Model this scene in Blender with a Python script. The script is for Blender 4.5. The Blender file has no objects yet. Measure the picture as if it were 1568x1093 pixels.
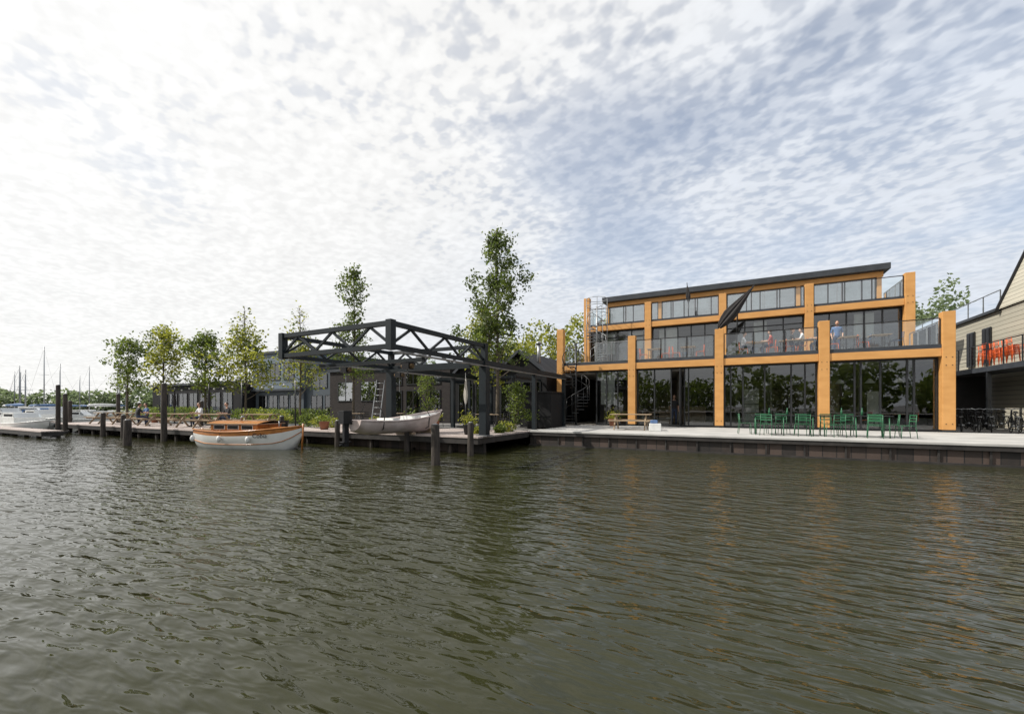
import bpy, math, random
from mathutils import Vector, Matrix, noise as mnoise
R=math.radians
sc=bpy.context.scene
sc.view_settings.view_transform='Standard'; sc.view_settings.look='None'; sc.view_settings.exposure=0
# ------------------------------------------------------------------ materials
def newmat(n):
    m=bpy.data.materials.new(n); m.use_nodes=True
    nt=m.node_tree; return m,nt,nt.nodes,nt.links,nt.nodes['Principled BSDF']
def N(nt,t,**k):
    n=nt.nodes.new(t)
    for a,b in k.items(): setattr(n,a,b)
    return n
def mat(name,c1,c2=None,scale=3.0,rough=.6,metal=0.0,bump=0.0,stretch=(1,1,1),detail=4,spec=None):
    m,nt,nd,lk,p=newmat(name)
    p.inputs['Roughness'].default_value=rough; p.inputs['Metallic'].default_value=metal
    if spec is not None: p.inputs['Specular IOR Level'].default_value=spec
    c2=c2 or tuple(x*.7 for x in c1)
    tc=N(nt,'ShaderNodeTexCoord'); mp=N(nt,'ShaderNodeMapping'); mp.inputs['Scale'].default_value=stretch
    no=N(nt,'ShaderNodeTexNoise'); no.inputs['Scale'].default_value=scale; no.inputs['Detail'].default_value=detail
    lk.new(tc.outputs['Object'],mp.inputs['Vector']); lk.new(mp.outputs[0],no.inputs['Vector'])
    r=N(nt,'ShaderNodeValToRGB'); r.color_ramp.elements[0].position=.32; r.color_ramp.elements[1].position=.68
    r.color_ramp.elements[0].color=(*c2,1); r.color_ramp.elements[1].color=(*c1,1)
    lk.new(no.outputs[0],r.inputs[0]); lk.new(r.outputs[0],p.inputs['Base Color'])
    if bump:
        b=N(nt,'ShaderNodeBump'); b.inputs['Strength'].default_value=bump; b.inputs['Distance'].default_value=.02
        lk.new(no.outputs[0],b.inputs['Height']); lk.new(b.outputs[0],p.inputs['Normal'])
    return m
def plank(name,c1,c2,axis='X',freq=4.0,gap=.07,rough=.7,gapcol=(.01,.01,.01),spec=.5):
    m,nt,nd,lk,p=newmat(name); p.inputs['Roughness'].default_value=rough; p.inputs['Specular IOR Level'].default_value=spec
    tc=N(nt,'ShaderNodeTexCoord'); s=N(nt,'ShaderNodeSeparateXYZ'); lk.new(tc.outputs['Object'],s.inputs[0])
    mu=N(nt,'ShaderNodeMath',operation='MULTIPLY'); mu.inputs[1].default_value=freq; lk.new(s.outputs[axis],mu.inputs[0])
    fl=N(nt,'ShaderNodeMath',operation='FLOOR'); lk.new(mu.outputs[0],fl.inputs[0])
    fr=N(nt,'ShaderNodeMath',operation='FRACT'); lk.new(mu.outputs[0],fr.inputs[0])
    lt=N(nt,'ShaderNodeMath',operation='LESS_THAN'); lt.inputs[1].default_value=gap; lk.new(fr.outputs[0],lt.inputs[0])
    wn=N(nt,'ShaderNodeTexWhiteNoise',noise_dimensions='1D'); lk.new(fl.outputs[0],wn.inputs['W'])
    no=N(nt,'ShaderNodeTexNoise'); no.inputs['Scale'].default_value=2.2; no.inputs['Detail'].default_value=5; no.inputs['Roughness'].default_value=.65
    lk.new(tc.outputs['Object'],no.inputs['Vector'])
    ad=N(nt,'ShaderNodeMath',operation='ADD'); lk.new(wn.outputs[0],ad.inputs[0]); lk.new(no.outputs[0],ad.inputs[1])
    mr=N(nt,'ShaderNodeMapRange'); mr.inputs[1].default_value=.35; mr.inputs[2].default_value=1.3; lk.new(ad.outputs[0],mr.inputs[0])
    mx=N(nt,'ShaderNodeMix',data_type='RGBA'); mx.inputs[6].default_value=(*c1,1); mx.inputs[7].default_value=(*c2,1); lk.new(mr.outputs[0],mx.inputs[0])
    m2=N(nt,'ShaderNodeMix',data_type='RGBA'); m2.inputs[7].default_value=(*gapcol,1); lk.new(mx.outputs[2],m2.inputs[6]); lk.new(lt.outputs[0],m2.inputs[0])
    lk.new(m2.outputs[2],p.inputs['Base Color'])
    return m
def brickmat(name,c1,c2,mort,scale=1.0):
    m,nt,nd,lk,p=newmat(name); p.inputs['Roughness'].default_value=.85; p.inputs['Specular IOR Level'].default_value=.2
    tc=N(nt,'ShaderNodeTexCoord'); s=N(nt,'ShaderNodeSeparateXYZ'); lk.new(tc.outputs['Object'],s.inputs[0])
    ad=N(nt,'ShaderNodeMath',operation='ADD'); lk.new(s.outputs[0],ad.inputs[0]); lk.new(s.outputs[1],ad.inputs[1])
    c=N(nt,'ShaderNodeCombineXYZ'); lk.new(ad.outputs[0],c.inputs[0]); lk.new(s.outputs[2],c.inputs[1])
    b=N(nt,'ShaderNodeTexBrick'); b.inputs['Scale'].default_value=scale; b.inputs['Brick Width'].default_value=.22; b.inputs['Row Height'].default_value=.075
    b.inputs['Mortar Size'].default_value=.008
    b.inputs['Color1'].default_value=(*c1,1); b.inputs['Color2'].default_value=(*c2,1); b.inputs['Mortar'].default_value=(*mort,1)
    lk.new(c.outputs[0],b.inputs['Vector']); lk.new(b.outputs[0],p.inputs['Base Color']); return m
def glassmat(name,ior=1.5,base=0.0,tint=(.9,.94,.92),wav=.0):
    m,nt,nd,lk,p=newmat(name); nd.remove(p)
    out=nd['Material Output']; tr=N(nt,'ShaderNodeBsdfTransparent'); tr.inputs[0].default_value=(*tint,1)
    gl=N(nt,'ShaderNodeBsdfGlossy'); gl.inputs['Roughness'].default_value=.01; gl.inputs['Color'].default_value=(.95,.97,1,1)
    fr=N(nt,'ShaderNodeFresnel'); fr.inputs[0].default_value=ior
    mr=N(nt,'ShaderNodeMapRange'); mr.inputs[3].default_value=base; mr.inputs[4].default_value=1; lk.new(fr.outputs[0],mr.inputs[0])
    mx=N(nt,'ShaderNodeMixShader'); lk.new(mr.outputs[0],mx.inputs[0]); lk.new(tr.outputs[0],mx.inputs[1]); lk.new(gl.outputs[0],mx.inputs[2]); lk.new(mx.outputs[0],out.inputs[0])
    if wav:
        tc=N(nt,'ShaderNodeTexCoord'); no=N(nt,'ShaderNodeTexNoise'); no.inputs['Scale'].default_value=.8; no.inputs['Detail'].default_value=1; lk.new(tc.outputs['Object'],no.inputs[0])
        b=N(nt,'ShaderNodeBump'); b.inputs['Strength'].default_value=wav; b.inputs['Distance'].default_value=.02; lk.new(no.outputs[0],b.inputs['Height']); lk.new(b.outputs[0],gl.inputs['Normal'])
    return m
def leafmat(name,d,l,scale=1.6,trans=.4):
    m,nt,nd,lk,p=newmat(name); out=nd['Material Output']
    p.inputs['Roughness'].default_value=.5
    tc=N(nt,'ShaderNodeTexCoord'); n1=N(nt,'ShaderNodeTexNoise'); n1.inputs['Scale'].default_value=scale; n1.inputs['Detail'].default_value=6; n1.inputs['Roughness'].default_value=.85
    lk.new(tc.outputs['Object'],n1.inputs[0])
    r=N(nt,'ShaderNodeValToRGB'); r.color_ramp.elements[0].position=.35; r.color_ramp.elements[1].position=.66
    r.color_ramp.elements[0].color=(*d,1); r.color_ramp.elements[1].color=(*l,1); lk.new(n1.outputs[0],r.inputs[0]); lk.new(r.outputs[0],p.inputs['Base Color'])
    t=N(nt,'ShaderNodeBsdfTranslucent'); hs=N(nt,'ShaderNodeHueSaturation'); hs.inputs['Value'].default_value=2.0; lk.new(r.outputs[0],hs.inputs['Color']); lk.new(hs.outputs[0],t.inputs[0])
    mx=N(nt,'ShaderNodeMixShader'); mx.inputs[0].default_value=trans; lk.new(p.outputs[0],mx.inputs[1]); lk.new(t.outputs[0],mx.inputs[2]); lk.new(mx.outputs[0],out.inputs[0])
    return m
M={}
M['glulam']=mat('glulam_timber',(.60,.31,.10),(.52,.255,.075),1.6,.5,stretch=(1,1,2.5),detail=3)
M['frame']=mat('dark_frame',(.018,.02,.022),(.012,.013,.015),3,.4)
M['fascia']=mat('dark_fascia',(.05,.056,.065),(.035,.04,.048),2,.5,spec=.3)
M['steel']=mat('galvanised_steel',(.35,.36,.37),(.22,.23,.24),6,.4,.6)
M['white']=mat('white_paint',(.75,.75,.73),(.62,.62,.6),4,.45)
M['glass']=glassmat('window_glass',1.75,.05,(.82,.86,.84),.15)
M['glass_up']=glassmat('coated_window_glass',1.9,.30,(.7,.8,.85),.12)
M['rail']=glassmat('balustrade_glass',1.5,.08,(.86,.92,.92))
M['inside']=mat('interior_wall',(.30,.24,.17),(.05,.045,.04),.55,.8,detail=1)
M['ceil']=mat('ceiling',(.28,.26,.23),(.22,.21,.19),1,.8)
M['concrete']=mat('pale_concrete',(.48,.47,.45),(.34,.335,.32),1.2,.85,detail=7)
M['paving']=mat('paving',(.2,.19,.18),(.13,.125,.12),2.5,.9,detail=6)
M['quayface']=plank('quay_planks',(.014,.013,.012),(.075,.052,.042),'X',2.6,.07)
M['quaydark']=mat('wet_timber',(.04,.035,.032),(.016,.014,.013),3,.6)
M['deck']=plank('deck_boards',(.32,.27,.245),(.45,.38,.35),'Y',7.0,.1)
M['pile']=mat('timber_pile',(.065,.052,.042),(.02,.016,.013),5,.8,bump=.5,stretch=(3,3,.5))
M['crane']=mat('crane_steel',(.012,.018,.022),(.008,.012,.015),2,.5,spec=.3)
M['crane_y']=mat('hoist_paint',(.16,.09,.03),(.08,.05,.02),4,.5)
M['brick']=brickmat('dark_brick',(.022,.018,.018),(.036,.03,.028),(.04,.038,.036))
M['greyclad']=mat('blue_grey_cladding',(.055,.07,.085),(.045,.058,.07),.6,.6)
M['paleclad']=mat('pale_cladding',(.13,.165,.2),(.105,.135,.165),.6,.6)
M['black']=plank('black_cladding',(.005,.005,.006),(.012,.012,.013),'X',5.0,.1,spec=.2)
M['blackp']=mat('black_plain',(.014,.014,.016),(.008,.008,.009),3,.5,spec=.3)
M['tiles']=plank('roof_tiles',(.015,.016,.019),(.035,.036,.04),'Y',3.0,.12,spec=.2)
M['board']=plank('beige_boards',(.38,.36,.29),(.45,.42,.34),'Z',4.2,.09,gapcol=(.10,.09,.07))
M['bark']=mat('bark',(.12,.095,.07),(.06,.05,.035),8,.9,bump=.4)
M['leaf']=leafmat('leaves_fresh',(.045,.08,.012),(.19,.23,.03))
M['leafd']=leafmat('leaves_dark',(.03,.05,.012),(.11,.145,.03))
M['leafy']=leafmat('leaves_yellow_green',(.12,.14,.015),(.34,.34,.045))
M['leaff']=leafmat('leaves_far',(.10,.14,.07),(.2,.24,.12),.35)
M['hull']=mat('hull_white',(.75,.75,.73),(.64,.64,.61),2,.3)
M['hullp']=mat('hull_pinkish',(.68,.58,.55),(.5,.41,.38),2.5,.45)
M['varnish']=mat('varnished_wood',(.50,.2,.05),(.3,.11,.03),3,.25,stretch=(.4,3,3))
M['blue']=mat('blue_cover',(.05,.13,.3),(.04,.1,.22),3,.6)
M['orange']=mat('orange_plastic',(.75,.13,.03),(.6,.1,.02),3,.45)
M['green']=mat('green_metal',(.03,.15,.07),(.02,.10,.045),3,.4)
M['rubber']=mat('rubber',(.02,.02,.02),(.012,.012,.012),5,.7)
M['skin']=mat('skin',(.55,.33,.23),(.48,.28,.2),6,.5)
M['hair']=mat('hair',(.06,.035,.02),(.03,.018,.01),12,.6)
M['denim']=mat('denim',(.04,.06,.12),(.03,.045,.09),12,.8)
M['shirtw']=mat('shirt_white',(.7,.7,.72),(.6,.6,.62),8,.8)
M['shirtb']=mat('shirt_blue',(.1,.18,.35),(.08,.14,.28),8,.8)
M['shirtr']=mat('shirt_red',(.4,.05,.04),(.3,.04,.03),8,.8)
M['shirtk']=mat('shirt_black',(.03,.03,.035),(.02,.02,.022),8,.8)
M['canvas']=mat('parasol_canvas_dark',(.03,.026,.026),(.018,.016,.016),4,.8)
M['canvasw']=mat('parasol_canvas_cream',(.6,.57,.5),(.5,.47,.42),4,.8)
M['woodt']=mat('table_wood',(.36,.27,.18),(.26,.19,.12),4,.6,stretch=(.5,4,4))
M['terr']=mat('terrace_floor',(.3,.27,.23),(.22,.2,.17),3,.8)
M['terra']=mat('terracotta_pot',(.3,.12,.06),(.2,.08,.045),4,.8)
# ------------------------------------------------------------------ mesh builder
class MB:
    def __init__(s): s.v=[];s.f=[];s.mi=[];s.sm=[];s.ms=[]
    def m(s,k):
        mm=M[k]
        if mm not in s.ms: s.ms.append(mm)
        return s.ms.index(mm)
    def face(s,idx,k,sm=False): s.f.append(idx); s.mi.append(s.m(k)); s.sm.append(sm)
    def poly(s,pts,k):
        b=len(s.v); s.v+= [tuple(p) for p in pts]; s.face(tuple(range(b,b+len(pts))),k)
    def box(s,x0,y0,z0,x1,y1,z1,k):
        b=len(s.v); s.v+=[(x0,y0,z0),(x1,y0,z0),(x1,y1,z0),(x0,y1,z0),(x0,y0,z1),(x1,y0,z1),(x1,y1,z1),(x0,y1,z1)]
        for q in ((0,3,2,1),(4,5,6,7),(0,1,5,4),(1,2,6,5),(2,3,7,6),(3,0,4,7)): s.face(tuple(b+i for i in q),k)
    def beam(s,p,q,w,h,k):
        p=Vector(p);q=Vector(q);d=(q-p).normalized()
        u=d.cross(Vector((0,0,1)))
        if u.length<.01: u=Vector((1,0,0))
        u.normalize(); t=u.cross(d).normalized(); b=len(s.v)
        for c in (p,q):
            for a,e in ((-1,-1),(1,-1),(1,1),(-1,1)): s.v.append(tuple(c+u*a*w/2+t*e*h/2))
        for f in ((0,1,2,3),(7,6,5,4),(0,4,5,1),(1,5,6,2),(2,6,7,3),(3,7,4,0)): s.face(tuple(b+i for i in f),k)
    def tube(s,pts,rad,k,n=7,cap=True):
        pts=[Vector(p) for p in pts]
        if not hasattr(rad,'__len__'): rad=[rad]*len(pts)
        b=len(s.v); pu=None
        for i,p in enumerate(pts):
            d=(pts[min(i+1,len(pts)-1)]-pts[max(i-1,0)]).normalized()
            if pu is None:
                u=d.cross(Vector((0,0,1)))
                if u.length<.05: u=d.cross(Vector((0,1,0)))
            else: u=pu-d*pu.dot(d)
            u.normalize(); pu=u; w=d.cross(u)
            for j in range(n):
                a=2*math.pi*j/n; s.v.append(tuple(p+(u*math.cos(a)+w*math.sin(a))*rad[i]))
        for i in range(len(pts)-1):
            for j in range(n):
                s.face((b+i*n+j,b+i*n+(j+1)%n,b+(i+1)*n+(j+1)%n,b+(i+1)*n+j),k,True)
        if cap:
            s.face(tuple(b+j for j in reversed(range(n))),k); e=b+(len(pts)-1)*n; s.face(tuple(e+j for j in range(n)),k)
    def ball(s,c,r,k,nu=10,nv=7):
        if not hasattr(r,'__len__'): r=(r,r,r)
        b=len(s.v)
        for i in range(nv+1):
            t=math.pi*i/nv
            for j in range(nu):
                a=2*math.pi*j/nu; s.v.append((c[0]+r[0]*math.sin(t)*math.cos(a),c[1]+r[1]*math.sin(t)*math.sin(a),c[2]+r[2]*math.cos(t)))
        for i in range(nv):
            for j in range(nu): s.face((b+i*nu+j,b+(i+1)*nu+j,b+(i+1)*nu+(j+1)%nu,b+i*nu+(j+1)%nu),k,True)
    def mesh(s,name):
        me=bpy.data.meshes.new(name); me.from_pydata(s.v,[],s.f)
        for m in s.ms: me.materials.append(m)
        me.polygons.foreach_set('material_index',s.mi); me.polygons.foreach_set('use_smooth',s.sm); me.update(); return me
    def build(s,name,parent=None,loc=(0,0,0),rz=0,bevel=0):
        o=bpy.data.objects.new(name,s.mesh(name)); sc.collection.objects.link(o); o.location=loc; o.rotation_euler=(0,0,rz)
        if parent: o.parent=parent
        if bevel:
            bv=o.modifiers.new('Bevel','BEVEL'); bv.width=bevel; bv.segments=2; bv.limit_method='ANGLE'
        return o
def empty(name,loc=(0,0,0)):
    e=bpy.data.objects.new(name,None); sc.collection.objects.link(e); e.location=loc; return e
def dup(name,me,loc,rz=0,s=1):
    o=bpy.data.objects.new(name,me); sc.collection.objects.link(o); o.location=loc; o.rotation_euler=(0,0,rz); o.scale=(s,s,s); return o
GZ=.64
# ------------------------------------------------------------------ camera, sun, sky
cd=bpy.data.cameras.new('camera'); cam=bpy.data.objects.new('camera',cd); sc.collection.objects.link(cam)
cam.location=(0,0,1.75); cam.rotation_euler=(R(90),0,R(27.8)); cd.sensor_width=36; cd.lens=14.69; cd.shift_y=.0488; cd.clip_end=6000; cd.clip_start=.05
sc.camera=cam
el=R(45); az=R(30)   # az: angle in front of the -X direction
S=Vector((-math.cos(az)*math.cos(el),-math.sin(az)*math.cos(el),math.sin(el)))
ld=bpy.data.lights.new('sun','SUN'); ld.energy=5.0; ld.angle=R(.6); ld.color=(1,.95,.87)
sun=bpy.data.objects.new('sun',ld); sc.collection.objects.link(sun); sun.rotation_euler=S.to_track_quat('Z','Y').to_euler()
w=bpy.data.worlds.new('World'); sc.world=w; w.use_nodes=True; nt=w.node_tree; nd=nt.nodes; lk=nt.links
for n in list(nd): nd.remove(n)
out=N(nt,'ShaderNodeOutputWorld')
sky=N(nt,'ShaderNodeTexSky',sky_type='NISHITA'); sky.sun_disc=False; sky.sun_elevation=el; sky.sun_rotation=math.atan2(S.x,S.y); sky.air_density=1; sky.dust_density=.6; sky.ozone_density=1.5
bg1=N(nt,'ShaderNodeBackground'); bg1.inputs[1].default_value=.15; lk.new(sky.outputs[0],bg1.inputs[0])
tc=N(nt,'ShaderNodeTexCoord'); nrm=N(nt,'ShaderNodeVectorMath',operation='NORMALIZE'); lk.new(tc.outputs['Generated'],nrm.inputs[0])
sp=N(nt,'ShaderNodeSeparateXYZ'); lk.new(nrm.outputs[0],sp.inputs[0])
def MA(op,a,b=None,clamp=False):
    n=N(nt,'ShaderNodeMath',operation=op); n.use_clamp=clamp
    for i,x in enumerate((a,b)):
        if x is None: continue
        if isinstance(x,(int,float)): n.inputs[i].default_value=x
        else: lk.new(x,n.inputs[i])
    return n.outputs[0]
def MR(x,a,b,c=0,d=1,smooth=True):
    n=N(nt,'ShaderNodeMapRange'); n.interpolation_type='SMOOTHSTEP' if smooth else 'LINEAR'
    n.inputs[1].default_value=a;n.inputs[2].default_value=b;n.inputs[3].default_value=c;n.inputs[4].default_value=d
    lk.new(x,n.inputs[0]); return n.outputs[0]
zc=MA('ADD',MA('MAXIMUM',sp.outputs[2],0.0),.10)
cb=N(nt,'ShaderNodeCombineXYZ'); lk.new(MA('DIVIDE',sp.outputs[0],zc),cb.inputs[0]); lk.new(MA('DIVIDE',sp.outputs[1],zc),cb.inputs[1])
def NO(scale,detail,rough,dist=0,off=(0,0,0),st=(1,1,1),rot=0):
    mp=N(nt,'ShaderNodeMapping'); mp.inputs['Location'].default_value=off; mp.inputs['Scale'].default_value=st; mp.inputs['Rotation'].default_value=(0,0,rot); lk.new(cb.outputs[0],mp.inputs[0])
    n=N(nt,'ShaderNodeTexNoise'); n.inputs['Scale'].default_value=scale; n.inputs['Detail'].default_value=detail; n.inputs['Roughness'].default_value=rough; n.inputs['Distortion'].default_value=dist
    lk.new(mp.outputs[0],n.inputs[0]); return n.outputs[0]
cov=MR(NO(.8,2,.5,0,(7.3,2.2,0)),.28,.58)
fine=MR(NO(19,2,.45,.15,(0,0,0),(1,1.15,1),.5),.36,.64)
mid=MR(NO(3.2,4,.62,.2,(5,2,0),(1,1.4,1),.5),.32,.68)
dot=N(nt,'ShaderNodeVectorMath',operation='DOT_PRODUCT'); lk.new(nrm.outputs[0],dot.inputs[0]); dot.inputs[1].default_value=tuple(S)
glow=MR(dot.outputs['Value'],-.15,1.0,0,1,False)
glow2=MA('POWER',glow,1.6)
tex=MA('ADD',MA('MULTIPLY',fine,.5),MA('MULTIPLY',mid,.5))
dens=MA('ADD',MA('MULTIPLY',MA('ADD',MA('MULTIPLY',cov,.72),.22),MA('ADD',MA('MULTIPLY',tex,.70),.30)),.16)
haze=MR(sp.outputs[2],.05,.60,.9,0)
dens=MA('ADD',MA('ADD',dens,MA('MULTIPLY',haze,.62)),MA('MULTIPLY',glow2,.62),True)
dens=MA('MINIMUM',MA('MAXIMUM',dens,.3),.97)
bg2=N(nt,'ShaderNodeBackground')
cc=N(nt,'ShaderNodeMix',data_type='RGBA'); cc.inputs[6].default_value=(.84,.89,.97,1); cc.inputs[7].default_value=(1,.995,.98,1); lk.new(MR(glow,.0,.6,0,1),cc.inputs[0]); lk.new(cc.outputs[2],bg2.inputs[0])
lk.new(MA('ADD',MA('ADD',MA('MULTIPLY',glow2,.20),.80),MA('MULTIPLY',tex,.16)),bg2.inputs[1])
mx=N(nt,'ShaderNodeMixShader'); lk.new(dens,mx.inputs[0]); lk.new(bg1.outputs[0],mx.inputs[1]); lk.new(bg2.outputs[0],mx.inputs[2]); lk.new(mx.outputs[0],out.inputs[0])
# ------------------------------------------------------------------ water
m,nt,nd,lk,p=newmat('canal_water'); M['water']=m
p.inputs['Base Color'].default_value=(.024,.025,.009,1); p.inputs['Roughness'].default_value=.035; p.inputs['IOR'].default_value=1.40
tc=N(nt,'ShaderNodeTexCoord')
def wn(scale,st,rot,detail=2,dist=.4,rough=.5):
    mp=N(nt,'ShaderNodeMapping'); mp.inputs['Scale'].default_value=st; mp.inputs['Rotation'].default_value=(0,0,rot); lk.new(tc.outputs['Object'],mp.inputs[0])
    n=N(nt,'ShaderNodeTexNoise'); n.inputs['Scale'].default_value=scale; n.inputs['Detail'].default_value=detail; n.inputs['Distortion'].default_value=dist; n.inputs['Roughness'].default_value=rough
    lk.new(mp.outputs[0],n.inputs[0]); return n.outputs[0]
a=wn(6.5,(.40,1.2,1),R(-38),2,.3,.45); b=wn(1.9,(.6,1.2,1),R(-8),1,.4); g=wn(.16,(1,1,1),0,2,0)
b1=N(nt,'ShaderNodeBump'); b1.inputs['Distance'].default_value=.06; lk.new(b,b1.inputs['Height']); b1.inputs['Strength'].default_value=.8
b2=N(nt,'ShaderNodeBump'); b2.inputs['Distance'].default_value=.060; lk.new(a,b2.inputs['Height']); lk.new(b1.outputs[0],b2.inputs['Normal']); 
gs=N(nt,'ShaderNodeMapRange'); gs.inputs[1].default_value=.35; gs.inputs[2].default_value=.65; gs.inputs[3].default_value=.45; gs.inputs[4].default_value=1; lk.new(g,gs.inputs[0]); lk.new(gs.outputs[0],b2.inputs['Strength'])
lk.new(b2.outputs[0],p.inputs['Normal'])
B=MB(); B.poly([(-3000,-3000,0),(3000,-3000,0),(3000,3000,0),(-3000,3000,0)],'water'); B.build('water')
# ------------------------------------------------------------------ ground
B=MB()
pts=[(-8.3,17.6),(1500,17.6),(1500,2500),(-1500,2500),(-1500,5),(-230,5),(-185,40),(-150,62),(-60,22),(-44,13.4),(-8.3,13.4)]
B.poly([(x,y,.6) for x,y in pts],'paving')
B.poly([(-1500,-45,.6),(-1500,-1500,.6),(1500,-1500,.6),(1500,-45,.6)],'paving')
B.build('ground')
e=empty('quay')
B=MB(); B.box(-8.3,17.3,.60,60,17.75,.68,'concrete'); B.build('coping',e,bevel=.01)
B=MB(); B.box(-8.25,17.44,-.6,60,17.6,.598,'quayface'); B.build('plank_wall',e)
B=MB(); B.box(-8.28,17.33,.46,60,17.438,.597,'quaydark'); B.box(-8.28,17.36,-.1,60,17.438,.06,'quaydark')
x=-8.0
while x<40:
    B.box(x,17.385,-.5,x+.05,17.437,.436,'quaydark'); x+=1.13
B.build('walers',e)
B=MB(); B.box(-8.3,17.751,.604,60,24.75,.655,'concrete'); B.build('quay_paving',e)
def dock(x0,y0,x1,y1,z,name='wooden_dock'):
    B=MB(); B.box(x0,y0,z-.06,x1,y1,z,'deck'); B.box(x0+.03,y0+.03,z-.28,x1-.03,y0+.13,z-.062,'quaydark'); B.box(x1-.13,y0+.14,z-.28,x1-.03,y1,z-.062,'quaydark')
    x=x0+.3
    while x<x1:
        B.tube([(x,y0+.35,-.8),(x,y0+.35,z-.061)],.11,'pile'); B.beam((x,y0+.2,-.3),(x,y0+1.6,z-.1),.08,.1,'quaydark'); x+=2.1
    B.build(name)
dock(-20.5,12.9,-8.2,17.28,.66)
dock(-43,10.9,-20.6,14.5,.62)
dock(-46,8.2,-33.5,9.1,.42)
B=MB(); B.box(-20.5,13.6,-.8,-8.4,13.8,.59,'quayface'); B.box(-43,12.4,-.8,-20.7,12.6,.55,'quayface'); B.build('bank_revetment')
rnd=random.Random(3)
for (x,y,zt,r) in [(-7.9,10.06,1.22,.13),(-8.33,12.6,1.19,.11),(-11.4,12.7,1.15,.1),(-15.4,12.7,1.15,.11),(-35.5,9.4,3.05,.11),(-38.4,10.5,2.6,.12),(-39.4,13.5,2.7,.12),(-24.2,8.6,1.17,.15),(-25.7,10.6,2.95,.13),(-30.3,10.6,1.3,.12),(-28,13.4,2.1,.1),(-43,12,2.2,.12),(-33,10.6,1.4,.12),(-19.3,12.7,1.3,.11)]:
    B=MB(); dx=rnd.uniform(-.02,.02); B.tube([(0,0,-1.2),(0,0,.05),(dx,0,zt*.5),(dx*2,0,zt-.04),(dx*2,0,zt)],[r*1.08,r*1.06,r,r*.97,r*.85],'pile',12)
    B.tube([(dx*2,0,zt),(dx*2,0,zt+.03)],[r*.8,r*.5],'steel',12); B.build('mooring_pile',loc=(x,y,0))
# ------------------------------------------------------------------ main building
P1=[-9.65,-5.2,-.62,3.92,8.3]; P2=[-9.5,-5.15,-.55,4.0,8.45]
bld=empty('timber_frame_building')
B=MB(); pw=.21
for i,x in enumerate(P1):
    top=6.65 if i==0 else 5.9
    B.box(x-pw,24.8,GZ+.02,x+pw,25.22,top,'glulam')
for i,x in enumerate(P2):
    top=9.75 if i==0 else 8.98
    B.box(x-pw,29.8,4.46,x+pw,30.22,top,'glulam')
B.build('glulam_posts',bld,bevel=.012)
B=MB()
for i in range(4):
    B.box(P1[i]+pw+.003,24.86,3.97,P1[i+1]-pw-.003,25.16,4.32,'glulam')
    B.box(P2[i]+pw+.003,29.86,7.27,P2[i+1]-pw-.003,30.16,7.62,'glulam')
B.box(-9.3,34.9,10.15,8.6,35.1,10.48,'glulam')
for x in (-9.3,-5.1,-.5,4.05,8.4): B.box(x-.12,34.92,7.74,x+.12,35.12,10.147,'glulam')
for xs,y0,y1,z0 in ((P1[0],25.25,29.78,3.97),(P1[4],25.25,29.78,3.97),(P2[0],30.25,34.8,7.27),(P2[4],30.25,34.8,7.27)):
    B.box(xs-.14,y0,z0,xs+.14,y1,z0+.35,'glulam')
B.build('glulam_beams',bld,bevel=.01)
B=MB()
for z,xs,y in ((.66,P1,24.8),(4.46,P2,29.8)):
    for x in xs:
        for dz in (.35,2.9,3.25): 
            for dx in (-.1,.1): B.tube([(x+dx,y-.012,z+dz),(x+dx,y+.01,z+dz)],.02,'frame',6)
        B.box(x-.225,y-.015,z,x+.225,y+.44,z+.1,'frame')
B.build('post_bolts',bld)
B=MB()
B.box(-9.5,24.9,4.324,8.52,30.4,4.5,'fascia'); B.box(-9.35,29.9,7.624,8.62,35.2,7.76,'fascia')
B.build('terrace_edges',bld)
B=MB(); B.box(-9.45,25.0,4.503,8.45,30.3,4.53,'terr'); B.box(-9.3,30,7.763,8.55,35.1,7.78,'terr'); B.build('terrace_floors',bld)
B=MB(); B.box(-9.65,34.45,10.5,8.85,44,10.88,'fascia'); B.box(-9.4,34.7,10.882,8.6,43.7,10.93,'fascia')
B.box(6.2,36,10.9,7.4,37.2,11.12,'steel'); B.build('roof',bld)
B=MB()
B.box(-9.6,33.4,.66,8.4,33.6,3.9,'inside'); B.box(-9.62,26.9,.66,-9.5,40,4.3,'blackp'); B.box(8.2,29,.66,8.32,40,3.96,'blackp')
B.box(-9.4,25.4,3.8,8.2,33.4,3.9,'ceil'); B.box(-9.4,25.4,.661,8.2,33.4,.68,'terr')
B.box(-9.4,36.5,4.53,8.4,36.7,7.2,'inside'); B.box(-9.4,30.4,4.53,-9.3,40,7.6,'blackp'); B.box(8.3,30.4,4.53,8.42,40,7.6,'blackp'); B.box(-9.3,30.4,7.15,8.3,36.5,7.25,'ceil')
B.box(-9.3,41,7.78,8.5,41.1,10.5,'white'); B.box(-9.3,35.3,7.78,-9.2,41,10.5,'blackp'); B.box(8.4,35.3,7.78,8.5,41,10.5,'blackp'); B.box(-9.2,35.3,10.1,8.4,41,10.15,'ceil')
B.box(-9.5,40,.66,8.4,40.2,7.7,'blackp')
for x in (-3.2,2.0,6.2): B.box(x,29.5,.66,x+.12,33.4,3.8,'ceil')
B.box(-4.6,31.2,.68,-1.6,31.8,1.8,'woodt'); B.box(.6,30.9,.7,1.5,31.3,2.9,'white'); B.box(4.6,30.9,.7,5.6,31.3,3.3,'woodt'); B.box(6.5,29.2,.7,7.1,29.3,2.6,'white')
for i in range(4):
    B.box(.6,30.88,.8+i*.55,1.5,30.9,.84+i*.55,'frame')
for x in (-2.4,.2,1.6,2.9,4.9,6.1,7.2):
    B.tube([(x,26.9,3.8),(x,26.9,3.15)],.01,'frame'); B.tube([(x,26.9,3.17),(x,26.9,2.95)],[.05,.22],'white',12,False)
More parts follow.
